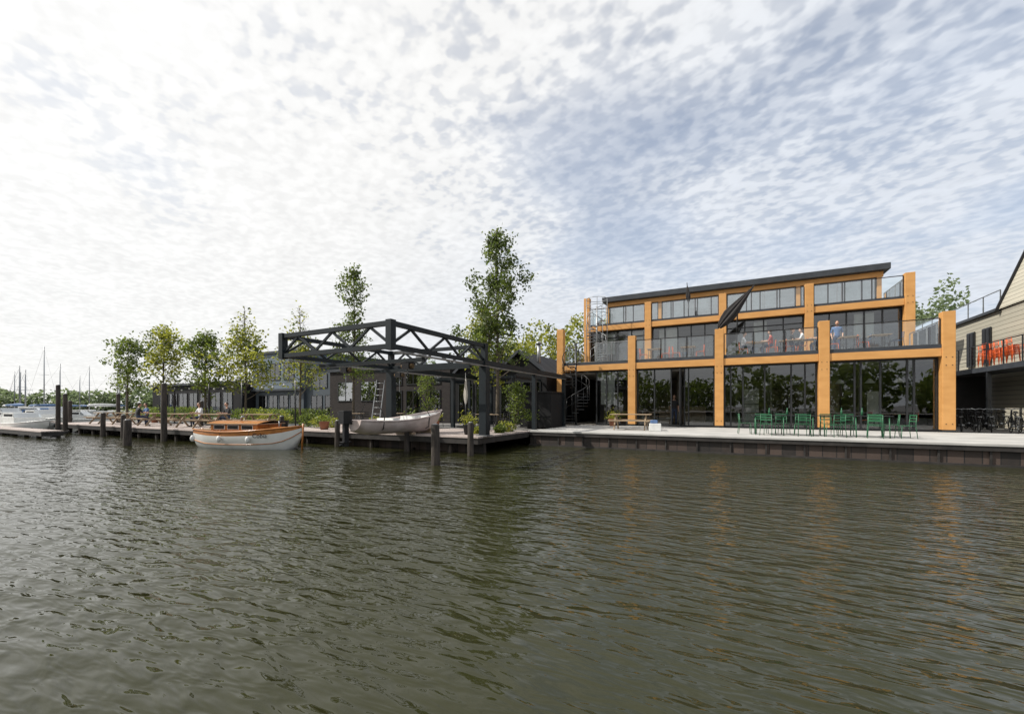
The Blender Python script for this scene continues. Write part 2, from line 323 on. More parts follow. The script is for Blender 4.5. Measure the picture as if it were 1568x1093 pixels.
for x in (-4,1.2,2.9,5.2,6.9):
    B.box(x-.5,26.3,1.38,x+.5,27.0,1.42,'woodt'); B.tube([(x,26.65,.68),(x,26.65,1.38)],.04,'frame')
    for d in (-.7,.7): B.box(x+d-.2,26.45,1.08,x+d+.2,26.85,1.12,'orange' if x>4 else 'white'); B.box(x+d-.2+(.38 if d>0 else 0),26.45,1.12,x+d-.18+(.38 if d>0 else 0),26.85,1.5,'orange' if x>4 else 'white'); B.tube([(x+d,26.65,.68),(x+d,26.65,1.08)],.03,'frame')
for x in (1.4,3.0,5.6,-3,-7): 
    B.box(x-.6,31.5,5.27,x+.6,32.2,5.31,'white'); B.tube([(x,31.8,4.53),(x,31.8,5.27)],.04,'frame'); B.box(x-.3,32.3,4.9,x+.1,32.4,5.7,'shirtb')
B.build('interior_shell',bld)
def glazing(B,x0,x1,y,z0,z1,spl,g='glass',tr=None,fw=.07,skip=()):
    B.box(x0,y-.05,z1-fw,x1,y+.05,z1,'frame'); B.box(x0,y-.05,z0,x1,y+.05,z0+fw*1.2,'frame')
    xs=[x0]+[x0+(x1-x0)*s for s in spl]+[x1]
    for i,x in enumerate(xs):
        a=x if i==0 else (x-fw if i==len(xs)-1 else x-fw/2)
        B.box(a,y-.052,z0+fw*1.2+.001,a+fw,y+.052,z1-fw-.001,'frame')
    if tr: B.box(x0+fw+.001,y-.045,tr,x1-fw-.001,y+.045,tr+.06,'frame')
    for i in range(len(xs)-1):
        if i in skip: continue
        B.poly([(xs[i]+.03,y,z0+.08),(xs[i+1]-.03,y,z0+.08),(xs[i+1]-.03,y,z1-.06),(xs[i]+.03,y,z1-.06)],g)
B=MB(); zz=3.955
glazing(B,-7.45,-5.42,25.3,.66,zz,(.32,.66),tr=None)
glazing(B,P1[1]+.22,P1[2]-.22,25.3,.66,zz,(.24,.46,.63,.68),skip=(2,))
glazing(B,P1[2]+.22,P1[3]-.22,25.3,.66,zz,(.08,.22,.46,.74,.88))
glazing(B,P1[3]+.22,P1[4]-.22,25.3,.66,zz,(.26,.32,.5,.74,.8))
B.box(-2.55,24.35,.7,-2.5,25.2,3.85,'frame')
for i in range(4): glazing(B,P2[i]+.22,P2[i+1]-.22,30.35,4.535,7.25,((.2,.4,.6,.8) if i%2 else (.25,.5,.75)),tr=6.75 if i in(0,2) else None)
for i in range(4):
    xs=(-9.3,-5.1,-.5,4.05,8.4); glazing(B,xs[i]+.13,xs[i+1]-.13,35.05,7.79,10.145,((.16,.38,.6,.82) if i%2 else (.3,.5,.78)),g='glass_up')
B.build('glazing',bld)
B=MB()
for y in (26.0,27.4,28.8): B.box(8.33,y,.7,8.36,y+.06,3.95,'frame')
B.poly([(8.25,25.3,.7),(8.25,29,.7),(8.25,29,3.95),(8.25,25.3,3.95)],'glass')
B.build('side_mullions',bld)
B=MB()
for i in range(26): B.box(-7.2,25.48,1.9+i*.075,-6.35,25.52,1.9+i*.075+.055,'white')
for a,b,z in ((-8.9,-7.9,8.9),(-4.6,-3.4,8.7),(-2.6,-1.6,9.1),(.6,1.9,8.6),(2.1,3.0,8.9),(4.6,6.2,8.3),(6.3,8.2,8.6)): B.box(a,35.16,z,b,35.18,10.05,'white')
for a,b,z in ((-8.5,-7.6,5.6),(-6.6,-5.6,5.9),(-4.5,-3.3,5.4),(1.2,1.9,5.9),(6.2,7.1,5.7)): B.box(a,30.5,z,b,30.52,7.1,'white')
B.build('roller_blinds',bld)
def rail(B,p,q,z0,z1,n,post='frame',bars=False):
    p=Vector(p);q=Vector(q)
    for i in range(n+1):
        c=p.lerp(q,i/n); B.box(c.x-.022,c.y-.022,z0,c.x+.022,c.y+.022,z1,post)
    B.beam((p.x,p.y,z1+.02),(q.x,q.y,z1+.02),.05,.04,post)
    if bars:
        for j in range(1,6): z=z0+(z1-z0)*j/6; B.beam((p.x,p.y,z),(q.x,q.y,z),.012,.012,post)
        return
    for i in range(n):
        a=p.lerp(q,(i+.05)/n); b=p.lerp(q,(i+.95)/n)
        B.poly([(a.x,a.y,z0+.1),(b.x,b.y,z0+.1),(b.x,b.y,z1-.03),(a.x,a.y,z1-.03)],'rail')
B=MB()
for i in range(4):
    if i==0: rail(B,(-7.4,24.98,0),(P1[1]-.24,24.98,0),4.4,5.62,2,'steel')
    else: rail(B,(P1[i]+.24,24.98,0),(P1[i+1]-.24,24.98,0),4.4,5.62,3)
    rail(B,(P2[i]+.24,29.98,0),(P2[i+1]-.24,29.98,0),7.7,8.86,3)
for X,y0,y1,z in ((-9.6,25.3,29.7,4.5),(8.4,25.3,29.7,4.5),(-9.45,30.3,34.4,7.76),(8.5,30.3,34.4,7.76)): rail(B,(X,y0,0),(X,y1,0),z,z+1.15,4,'steel')
B.build('balustrades',bld)
def spiral(name,cx,cy,z0,z1,r,turns,a0,k,cage=False):
    B=MB(); n=int((z1-z0)/.19); B.tube([(0,0,z0),(0,0,z1+1.1)],.06,k,10)
    hp=[];hp2=[]
    for i in range(n):
        a=a0+turns*2*math.pi*i/n; b=a+turns*2*math.pi/n*1.15; z=z0+(z1-z0)*(i+1)/n
        pts=[(.05*math.cos(a),.05*math.sin(a)),(r*math.cos(a),r*math.sin(a)),(r*math.cos(b),r*math.sin(b)),(.05*math.cos(b),.05*math.sin(b))]
        B.poly([(x,y,z) for x,y in pts],k); B.poly([(x,y,z-.035) for x,y in reversed(pts)],k)
        for j in range(4):
            p=pts[j];q=pts[(j+1)%4]; B.poly([(p[0],p[1],z-.035),(q[0],q[1],z-.035),(q[0],q[1],z),(p[0],p[1],z)],k)
        B.tube([(r*math.cos(a),r*math.sin(a),z),(r*math.cos(a),r*math.sin(a),z+1.0)],.014,k,5)
        hp.append((r*math.cos(a),r*math.sin(a),z+1.0)); hp2.append((r*math.cos(a),r*math.sin(a),z+.5))
    B.tube(hp,.022,k,6); B.tube(hp2,.012,k,5)
    if cage:
        for j in range(5):
            a=j*1.256; B.tube([(r*1.04*math.cos(a),r*1.04*math.sin(a),z0),(r*1.04*math.cos(a),r*1.04*math.sin(a),z1+1.6)],.022,k,5)
        for z in (z1+.55,z1+1.1,z1+1.6): B.tube([(r*1.04*math.cos(t*.5236),r*1.04*math.sin(t*.5236),z) for t in range(13)],.02,k,5)
    B.build(name,loc=(cx,cy,0))
spiral('spiral_staircase',-8.35,24.1,.66,4.5,.82,1.35,R(200),'frame')
spiral('spiral_staircase',-8.5,29.0,4.53,7.78,.72,1.25,R(250),'steel',True)
# ------------------------------------------------------------------ parasols
def folded(name,p_top,p_bot,wmax,k,mast=None):
    B=MB(); a=Vector(p_top); b=Vector(p_bot); d=(b-a); L=d.length; d.normalize(); u=d.cross(Vector((0,1,0))).normalized(); w=d.cross(u)
    n=24; base=len(B.v); prof=[(0,.03),(.12,.2),(.3,.5),(.5,.8),(.68,1.0),(.82,.85),(.92,.6),(1,.35)]
    for t,rr in prof:
        for j in range(n):
            an=2*math.pi*j/n; r=wmax*rr*(1 if j%3 else .68); B.v.append(tuple(a+d*L*t+u*math.cos(an)*r+w*math.sin(an)*r*.6))
    for i in range(len(prof)-1):
        for j in range(n): B.face((base+i*n+j,base+i*n+(j+1)%n,base+(i+1)*n+(j+1)%n,base+(i+1)*n+j),k,False)
    B.tube([a-d*.08,b+d*.12],.025,'frame')
    if mast:
        B.tube(mast,.04,'frame'); m0=Vector(mast[0]); B.box(m0.x-.35,m0.y-.35,m0.z,m0.x+.35,m0.y+.35,m0.z+.08,'frame')
    B.build(name)
folded('folded_cantilever_parasol',(1.0,26,8.25),(-.65,25.8,6.15),.36,'canvas',[(.2,26.4,4.53),(.25,26.4,6.9),(1.0,26,8.25)])
folded('folded_parasol',(-2.75,31,10.2),(-2.65,31,8.95),.16,'canvas',[(-2.65,31,7.78),(-2.67,31,9)])
folded('folded_parasol',(-12.6,18.6,3.5),(-12.6,18.6,1.9),.13,'canvasw',[(-12.6,18.6,.66),(-12.6,18.6,2.2)])
folded('folded_parasol',(-33,14.2,3.1),(-33,14.2,1.6),.14,'canvas',[(-33,14.2,.62),(-33,14.2,2.0)])
folded('folded_parasol',(-28.8,14.2,3.1),(-28.8,14.2,1.6),.14,'canvas',[(-28.8,14.2,.62),(-28.8,14.2,2.0)])
# ------------------------------------------------------------------ furniture
def chair_mesh(k,k2=None):
    B=MB(); k2=k2 or k
    for i in range(4): B.box(-.2,-.2+i*.105,.435,.2,-.13+i*.105,.45,k)
    for x in (-.19,.19):
        B.tube([(x,-.19,.43),(x*1.1,-.22,0)],.012,k2,5); B.tube([(x*1.1,.24,0),(x,.19,.44),(x,.22,.82)],.012,k2,5)
    for z in (.6,.7,.8): B.beam((-.19,.205,z),(.19,.205,z),.012,.04,k)
    return B.mesh('metal_chair')
chg=chair_mesh('green'); cho=chair_mesh('orange'); chb=chair_mesh('blackp'); chbl=chair_mesh('blue','frame')
def table_mesh(L,W,k,k2,h=.75):
    B=MB(); B.box(-L/2,-W/2,h-.03,L/2,W/2,h,k)
    for x in (-L/2+.12,0,L/2-.12) if L>1.9 else (-L/2+.12,L/2-.12):
        B.tube([(x,-W/2+.05,h-.03),(x,-W/2-.05,0)],.018,k2,5); B.tube([(x,W/2-.05,h-.03),(x,W/2+.05,0)],.018,k2,5); B.beam((x,-W/2,.35),(x,W/2,.35),.02,.02,k2)
    return B.mesh('table')
tl=table_mesh(2.1,.75,'frame','green',.78); ts=table_mesh(.8,.7,'woodt','frame')
for i,x in enumerate((1.75,3.95)):
    dup('long_garden_table',tl,(x,19.5,.656),0)
    for j in range(3):
        dup('metal_chair',chg,(x-.7+j*.7+rnd.uniform(-.08,.08),20.15+rnd.uniform(-.05,.1),.656),rnd.uniform(-.3,.3))
    for j in range(2): dup('metal_chair',chg,(x-.55+j*1.05+rnd.uniform(-.1,.1),18.95+rnd.uniform(-.1,.06),.656),math.pi+rnd.uniform(-.4,.4))
dup('metal_chair',chg,(5.35,19.3,.656),R(-80)); dup('metal_chair',chg,(5.2,20.2,.656),R(-100)); dup('metal_chair',chg,(.45,19.6,.656),R(95))
def bottle(x,y,z,k='green'):
    B=MB(); B.tube([(0,0,0),(0,0,.16),(0,0,.2),(0,0,.28)],[.035,.035,.014,.014],k,8); B.build('bottle',loc=(x,y,z))
for x in (1.3,1.9,3.6,4.2): bottle(x,19.5,1.437)
def picnic():
    B=MB()
    for i in range(4): B.box(-.95,-.36+i*.185,.72,.95,-.20+i*.185,.76,'woodt')
    for s in (-1,1):
        B.box(-.95,s*.72-.12,.43,.95,s*.72+.12,.47,'woodt')
        for x in (-.7,.7): B.beam((x,s*.12,.72),(x,s*.62,0),.05,.09,'woodt')
    for x in (-.7,.7): B.beam((x+.06,-.8,.4),(x+.06,.8,.4),.04,.09,'woodt')
    return B.mesh('picnic_table')
pm=picnic()
dup('picnic_table',pm,(-4.35,20.6,.656),R(4))
B=MB(); B.box(-.25,-.2,0,.25,.2,.35,'white'); B.box(-.2,-.16,.35,.1,.1,.5,'shirtb'); B.build('storage_crate',loc=(-3.1,19.8,.657),rz=.2,bevel=.02)
for x,y,r in ((-24.5,12.3,.1),(-27.5,12.2,0),(-31,12.3,-.1),(-34.5,12.4,.1),(-37.5,12.2,0),(-21.8,13.2,.3)): dup('picnic_table',pm,(x,y,.625),r)
for x,y in ((-18,16),(-16.2,17.3),(-14.8,18.2),(-10.6,17.2),(-9.8,16.4)):
    dup('cafe_table',ts,(x,y,.665),rnd.random())
    for a in (0,2.1,4.2): dup('metal_chair',chb,(x+.62*math.cos(a),y+.62*math.sin(a),.665),a-math.pi/2)
for x in (1.2,2.6,3.4,5.2,6.4,-2.3,-4.2):
    dup('cafe_table',ts,(x,26.6,4.53),0)
    for s in (-1,1): dup('metal_chair',(cho if x<3 else chbl) if s>0 else cho,(x+s*.65,26.6,4.53),-s*math.pi/2)
for i in range(6):
    for k in range(5): dup('stacked_chair',cho,(11.85+.04*(i%2),28.5+i*.55+.02*k,3.84+.1*k),R(90))
# ------------------------------------------------------------------ people
def person(loc,rz,pose,shirt,pants='denim',s=1.0,hair='hair',long=False):
    if pose=='stand':
        J=dict(pel=(0,0,.95),sp=(0,0,1.14),ch=(0,-.01,1.34),nk=(0,0,1.48),hb=(0,-.01,1.56))
        L=lambda q:dict(sh=(q*.18,0,1.41),el=(q*.25,.03,1.14),wr=(q*.23,-.10,.90),hp=(q*.09,0,.9),kn=(q*.11,-.03,.5),an=(q*.12,.03,.09),to=(q*.14,-.14,.035))
    else:
        J=dict(pel=(0,.02,.56),sp=(0,.04,.75),ch=(0,0,.95),nk=(0,-.02,1.09),hb=(0,-.04,1.17))
        L=lambda q:dict(sh=(q*.18,0,1.02),el=(q*.24,-.12,.78),wr=(q*.15,-.36,.80),hp=(q*.09,0,.53),kn=(q*.12,-.42,.52),an=(q*.12,-.38,.09),to=(q*.13,-.54,.035))
    rad=dict(pel=(.15,.11),sp=(.13,.10),ch=(.16,.11),nk=(.055,.055),hb=(.05,.05),sh=(.065,.065),el=(.043,.043),wr=(.027,.027),hp=(.09,.09),kn=(.062,.062),an=(.038,.038),to=(.035,.03))
    vs=[];rs=[];idx={}
    def ad(n,c,k): idx[n]=len(vs); vs.append(c); rs.append(rad[k])
    for k in ('pel','sp','ch','nk','hb'): ad(k,J[k],k)
    ed=[('pel','sp',shirt),('sp','ch',shirt),('ch','nk',shirt),('nk','hb','skin')]
    for q,t in ((-1,'l'),(1,'r')):
        l=L(q)
        for k in l: ad(t+k,l[k],k)
        ed+=[('ch',t+'sh',shirt),(t+'sh',t+'el',shirt),(t+'el',t+'wr','skin'),('pel',t+'hp',pants),(t+'hp',t+'kn',pants),(t+'kn',t+'an',pants),(t+'an',t+'to','rubber')]
    me=bpy.data.meshes.new('tmp'); me.from_pydata(vs,[(idx[a],idx[b]) for a,b,_ in ed],[]); ob=bpy.data.objects.new('tmp',me); sc.collection.objects.link(ob)
    md=ob.modifiers.new('s','SKIN'); md.use_smooth_shade=True
    sv=me.skin_vertices[0].data
    for i,r in enumerate(rs): sv[i].radius=r; sv[i].use_root=(i==0)
    sd=ob.modifiers.new('d','SUBSURF'); sd.levels=1; sd.render_levels=1
    dg=bpy.context.evaluated_depsgraph_get(); ev=ob.evaluated_get(dg); m2=ev.to_mesh()
    B=MB(); segs=[(Vector(vs[idx[a]]),Vector(vs[idx[b]]),k) for a,b,k in ed]
    B.v=[tuple(v.co) for v in m2.vertices]
    for pl in m2.polygons:
        c=pl.center; best=None
        for a,b,k in segs:
            d=b-a; t=max(0,min(1,(c-a).dot(d)/d.length_squared)); q=(c-(a+d*t)).length
            if best is None or q<best[0]: best=(q,k)
        B.face(tuple(pl.vertices),best[1],True)
    ev.to_mesh_clear(); bpy.data.objects.remove(ob)
    hb=Vector(J['hb']); h=hb+Vector((0,-.02,.10))
    B.ball(h,(.075,.09,.115),'skin',12,9); B.ball(h+Vector((0,.022,.03)),(.083,.088,.105),hair,12,8)
    if long: B.ball(h+Vector((0,.06,-.08)),(.08,.05,.15),hair,10,7)
    B.ball(h+Vector((0,-.09,-.01)),(.012,.018,.02),'skin',6,5)
    for q in (-1,1):
        B.ball(h+Vector((q*.028,-.083,.012)),(.01,.008,.007),'hair',6,4); B.ball(h+Vector((q*.077,0,-.005)),(.012,.02,.03),'skin',6,5)
    B.ball(h+Vector((0,-.084,-.048)),(.022,.008,.006),'shirtr',6,4)
    for q in (-1,1):
        l=L(q); wv=Vector(l['wr']); ev_=Vector(l['el']); d=(wv-ev_).normalized(); 
        B.tube([wv,wv+d*.05,wv+d*.09],[.026,.036,.03],'skin',8)
        u=d.cross(Vector((q,0,.3))).normalized()
        for i,ln in enumerate((.065,.078,.07,.055)):
            b0=wv+d*.085+u*(i-1.5)*.018; B.tube([b0,b0+d*ln*.5,b0+d*ln*.8+Vector((0,0,-.02))],[.009,.008,.006],'skin',5)
        B.tube([wv+d*.03,wv+d*.06-u*.045,wv+d*.09-u*.05],[.011,.01,.007],'skin',5)
    return B.build('person',loc=loc,rz=rz) 
tz=4.53
for (x,y,z,rz,ps,sh,lg) in [(.55,26.6,tz,R(90),'sit','shirtw',0),(1.85,26.6,tz,R(-90),'sit','shirtr',1),(4.9,27.6,tz,R(0),'stand','shirtb',0),(3.25,26.6,tz,R(-90),'sit','shirtw',0),(2.78,26.6,tz,R(90),'sit','shirtk',1),(4.05,26.6,tz,R(-90),'sit','shirtb',0),
    (-3.0,25.9,.68,R(20),'stand','shirtk',0),(-24.5,13.0,.62,0,'sit','shirtk',0),(-27.2,12.95,.62,0,'sit','shirtw',1),(-31.2,11.6,.62,math.pi,'sit','shirtk',0),(-34.2,13.15,.62,0,'sit','shirtb',0)]:
    person((x,y,z),rz,ps,sh,long=bool(lg))
# ------------------------------------------------------------------ bicycles
def bike():
    B=MB()
    for x in (-.52,.52):
        B.tube([(x+.34*math.cos(t*math.pi/10),0,.34+.34*math.sin(t*math.pi/10)) for t in range(21)],.018,'rubber',5,False)
        for t in range(8): B.tube([(x,0,.34),(x+.33*math.cos(t*.785),0,.34+.33*math.sin(t*.785))],.004,'steel',3)
    f='blackp'
    for a,b in (((-.52,.34),(-.15,.3)),((-.15,.3),(-.28,.85)),((-.52,.34),(-.24,.72)),((-.15,.3),(.38,.78)),((-.25,.75),(.36,.86)),((.52,.34),(.34,1.0))): B.tube([(a[0],0,a[1]),(b[0],0,b[1])],.017,f,6)
    B.tube([(.2,-.27,1.02),(.33,-.15,1.06),(.34,0,1.02),(.33,.15,1.06),(.2,.27,1.02)],.013,'steel',6)
    B.ball((-.28,0,.9),(.14,.08,.04),f,8,5); B.beam((-.75,0,.7),(-.3,0,.7),.12,.015,'steel'); B.tube([(-.15,-.1,.3),(-.15,.1,.3)],.05,'steel',10)
    return B.mesh('bicycle')
bk=bike()
for i in range(11): dup('bicycle',bk,(9.4+i*.5,26.6+rnd.uniform(-.3,.3),.61),R(60+rnd.uniform(-25,25)))
for i in range(7): dup('bicycle',bk,(9.6+i*.6,30.3+rnd.uniform(-.3,.3),.61),R(80+rnd.uniform(-14,14)))
# ------------------------------------------------------------------ beige gabled building (right)
e=empty('boarded_gable_house')
B=MB()
B.box(13,24,.62,24,32.6,7.1,'board'); B.box(13.02,32.6,.62,24,46,7.05,'board')
B.build('walls',e)
B=MB()
B.poly([(12.9,24,7.1),(12.9,32.65,7.1),(16.2,32.65,16.3),(16.2,24,16.3)],'board')
B.poly([(12.9,32.65,7.1),(24,32.65,7.1),(19.5,32.65,16.3),(16.2,32.65,16.3)],'tiles'); B.poly([(12.9,24,7.1),(16.2,24,16.3),(19.5,24,16.3),(24,24,7.1)],'board')
B.poly([(24,24,7.1),(19.5,24,16.3),(19.5,32.65,16.3),(24,32.65,7.1)],'tiles')
B.beam((12.86,32.7,7.0),(16.2,32.7,16.35),.1,.22,'blackp'); B.box(12.85,32.7,7.05,24,46,7.2,'fascia')
B.build('roof',e)
B=MB()
for y in (33.6,35.4,26.2,28.6):
    B.box(12.93,y,4.2,12.99,y+.9,6.3,'frame'); B.box(12.90,y+.07,4.27,12.928,y+.40,6.23,'blackp'); B.box(12.90,y+.48,4.27,12.928,y+.83,6.23,'blackp')
B.build('windows',e)
B=MB(); B.box(11.4,25.5,3.55,12.92,44,3.8,'fascia'); B.box(11.5,25.6,3.802,12.9,43.9,3.83,'terr')
for y in (26,30,34,38): B.box(11.45,y,.62,11.6,y+.15,3.548,'frame')
B.build('gallery_deck',e)
B=MB(); rail(B,(11.45,25.6,0),(11.45,43.5,0),3.8,4.95,12,'frame',True); rail(B,(13.1,33,0),(13.1,45.5,0),7.2,8.2,7,'steel'); B.build('gallery_railing',e)
B=MB(); B.box(8.9,33.5,.62,12.9,33.7,3.5,'blackp'); B.build('dark_back_wall',e)
B=MB(); B.box(-10.15,20.2,.66,-8.35,22,2.5,'black'); B.box(-10.2,20.15,2.502,-8.3,22.05,2.57,'blackp'); B.box(-9.3,20.16,.9,-9.26,20.195,2.3,'steel'); B.build('storage_shed')
# ------------------------------------------------------------------ left buildings
def windows(B,x0,x1,y,z0,z1,n,gap=.3,g='glass'):
    w=(x1-x0-gap*(n-1))/n
    for i in range(n):
        a=x0+i*(w+gap); B.box(a,y-.06,z0,a+w,y-.003,z0+.07,'frame'); B.box(a,y-.06,z1-.07,a+w,y-.003,z1,'frame')
        for q in (a,a+w/2-.03,a+w-.06): B.box(q,y-.058,z0+.071,q+.06,y-.003,z1-.071,'frame')
        B.poly([(a+.05,y-.02,z0+.05),(a+w-.05,y-.02,z0+.05),(a+w-.05,y-.02,z1-.05),(a+.05,y-.02,z1-.05)],'blackp'); B.poly([(a+.05,y-.035,z0+.05),(a+w-.05,y-.035,z0+.05),(a+w-.05,y-.035,z1-.05),(a+.05,y-.035,z1-.05)],g)
e=empty('grey_modern_house')
B=MB(); B.box(-46,27,3.6,-38,38,7.3,'paleclad'); B.box(-46,27.3,.6,-38,38,3.6,'greyclad'); B.box(-37.99,27.6,.6,-30.5,38,5.5,'greyclad'); B.build('walls',e)
B=MB(); B.box(-46.2,26.8,7.302,-37.8,38,7.55,'fascia'); B.box(-37.78,27.4,5.502,-30.4,38,5.7,'fascia'); B.box(-46.1,26.85,3.42,-37.9,26.99,3.62,'fascia'); B.build('roof_edges',e)
B=MB(); windows(B,-45.2,-39,27,4.5,6.3,3,.6,'glass'); windows(B,-45.4,-38.6,27.3,1,3,4,.3); windows(B,-37,-31.5,27.6,3.6,5.0,2,1.2,'glass'); windows(B,-37.2,-31.5,27.6,.9,2.9,3,.4); B.build('windows',e)
e=empty('low_dark_house')
B=MB(); B.box(-66,26,.6,-46.3,36,4.3,'black'); B.box(-66.2,25.7,4.302,-46.25,36,4.55,'fascia'); B.build('walls',e)
B=MB(); windows(B,-64,-48,26,1.0,3.4,7,.5); B.build('windows',e)
e=empty('brick_warehouse')
B=MB(); B.box(-30,24,.6,-17.6,34,4.65,'brick'); B.build('walls',e)
B=MB(); B.box(-30.15,23.85,4.652,-17.5,34,4.85,'fascia'); B.box(-27,26,4.86,-24,29,5.6,'brick'); B.box(-22,25.5,4.86,-21.4,26.1,5.9,'steel'); B.build('roof',e)
B=MB(); windows(B,-29,-24.5,24,2.2,3.8,2,.8,'glass_up'); windows(B,-23.4,-18.4,24,.8,3.0,3,.4); windows(B,-23.4,-18.4,24,3.4,4.3,3,.4,'glass'); B.build('windows',e)
e=empty('black_gabled_shed')
B=MB()
for a,b in ((-17.4,-14.0),(-13.95,-10.3)):
    c=(a+b)/2
    B.box(a,24.2,.6,b,36,3.9,'black'); B.poly([(a,24.2,3.9),(b,24.2,3.9),(c,24.2,5.3)],'black')
B.build('walls',e)
B=MB()
for a,b in ((-17.4,-14.0),(-13.95,-10.3)):
    c=(a+b)/2
    for q,s in ((a,-1),(b,1)):
        B.poly([(q+s*.12,23.9,3.86),(c,23.9,5.40),(c,36,5.40),(q+s*.12,36,3.86)],'tiles'); B.beam((q+s*.12,23.9,3.85),(c,23.9,5.38),.06,.16,'fascia')
B.tube([(-11.2,25,4.3),(-11.2,25,5.9)],.12,'steel',10); B.tube([(-11.2,25,5.85),(-11.2,25,5.95),(-11.2,25,6.05)],[.2,.2,.02],'steel',10)
B.build('roof',e)
B=MB(); windows(B,-17,-14.3,24.2,.8,3.4,2,.2); windows(B,-13.6,-10.7,24.2,.8,3.4,2,.2,'glass'); B.build('windows',e)
B=MB()
for x in (-16.5,-13.6,-10.7): 
    B.box(x-.06,20.4,.66,x+.06,20.52,3.35,'crane'); B.beam((x,20.4,3.42),(x,24.1,3.42),.1,.12,'crane')
B.box(-16.7,20.35,3.35,-10.5,20.5,3.5,'crane'); B.build('pergola')
B=MB(); pp=[(-36+i*.5,14.6,3.2-.25*math.sin(math.pi*((i%10)/10))) for i in range(31)]
B.tube(pp,.012,'rubber',4); 
for q in pp[::2]: B.ball((q[0],q[1],q[2]-.08),.05,'white',6,5)
for x in (-36,-31,-26,-21): B.tube([(x,14.6,.6),(x,14.6,3.25)],.035,'frame')
B.build('festoon_lights')
for i,(x,y) in enumerate([(-20.2,13.4),(-17.4,13.6),(-22.8,14.1),(-26,14.2),(-30,14.2),(-35.5,14.1),(-9.2,13.8),(-14.6,16.6),(-13.4,17),(-8.9,18.9),(-6.1,24.0)]):
    B=MB(); r=random.Random(i); B.tube([(0,0,0),(0,0,.38),(0,0,.4)],[.17,.24,.25],'terra' if i%3 else 'blackp',12)
    for _ in range(170):
        v=Vector((r.gauss(0,.17),r.gauss(0,.17),.42+abs(r.gauss(0,.22)))); n=Vector((r.gauss(0,1),r.gauss(0,1),r.gauss(0,1))).normalized(); u=n.orthogonal().normalized()*.06; q=n.cross(u)*.5; B.poly([v-u,v+q,v+u,v-q],'leaf' if i%2 else 'leafy')
    B.build('planter_pot',loc=(x,y,.66))
# ------------------------------------------------------------------ boat crane
e=empty('boat_crane'); zt,zb=4.06,3.42; x0,x1,y0,y1=-13.0,-8.3,8.6,13.5
def truss(B,p,q,n,mirror=False):
    p=Vector(p);q=Vector(q); up=Vector((0,0,zt-zb))
    B.beam(p,q,.13,.13,'crane'); B.beam(p+up,q+up,.13,.13,'crane')
    for i in range(n):
        a=p.lerp(q,i/n); b=p.lerp(q,(i+1)/n)
        if (i%2)==0: B.beam(a+up*.08,b+up*.92,.06,.07,'crane')
        else: B.beam(a+up*.92,b+up*.08,.06,.07,'crane')
B=MB(); truss(B,(x0,y0,zb),(x1,y0,zb),6); truss(B,(x1,y0,zb),(x1,y1,zb),6); truss(B,(x0,y0,zb),(x0,y1,zb),6); truss(B,(x0,y1,zb),(x1,y1,zb),6)
for a,b in ((x0,y0),(x1,y0),(x0,y1),(x1,y1)): B.box(a-.1,b-.1,zb-.1,a+.1,b+.1,zt+.09,'crane')
B.build('truss_frame',e)
B=MB()
for a in (x0,x1):
    B.beam((a,y1+.05,zb),(a,22,zb),.14,.2,'crane')
    B.beam((a,y0+.2,zb-.13),(a,22,zb-.13),.2,.03,'steel')
    for b in (y1,18,21.9):
        r=.15 if b==y1 else .09; B.box(a-r,b-r,.66,a+r,b+r,zb-.15,'crane'); B.box(a-r*1.6,b-r*1.6,.655,a+r*1.6,b+r*1.6,.69,'steel')
B.build('legs_and_rails',e)
B=MB(); B.beam((x0,10.0,zb-.22),(x1,10.0,zb-.22),.1,.11,'crane'); B.beam((x0,12.6,zb-.22),(x1,12.6,zb-.22),.1,.11,'crane')
for x,y in ((-8.95,10.0),(-11.7,10.0),(-11.7,12.6)):
    B.box(x-.14,y-.12,zb-.5,x+.14,y+.12,zb-.31,'blackp'); B.tube([(x-.22,y,zb-.4),(x+.22,y,zb-.4)],.07,'crane_y',10)
    if x<-10: B.tube([(x,y,zb-.5),(x,y,2.35)],.012,'steel',5)
B.tube([(-8.95,10,zb-.5),(-8.95,10,2.8)],.01,'steel',5); B.tube([(-8.95,10,2.8),(-8.9,10,2.7),(-8.95,10,2.63),(-9.0,10,2.68)],.02,'blackp',6)
B.build('hoist',e)
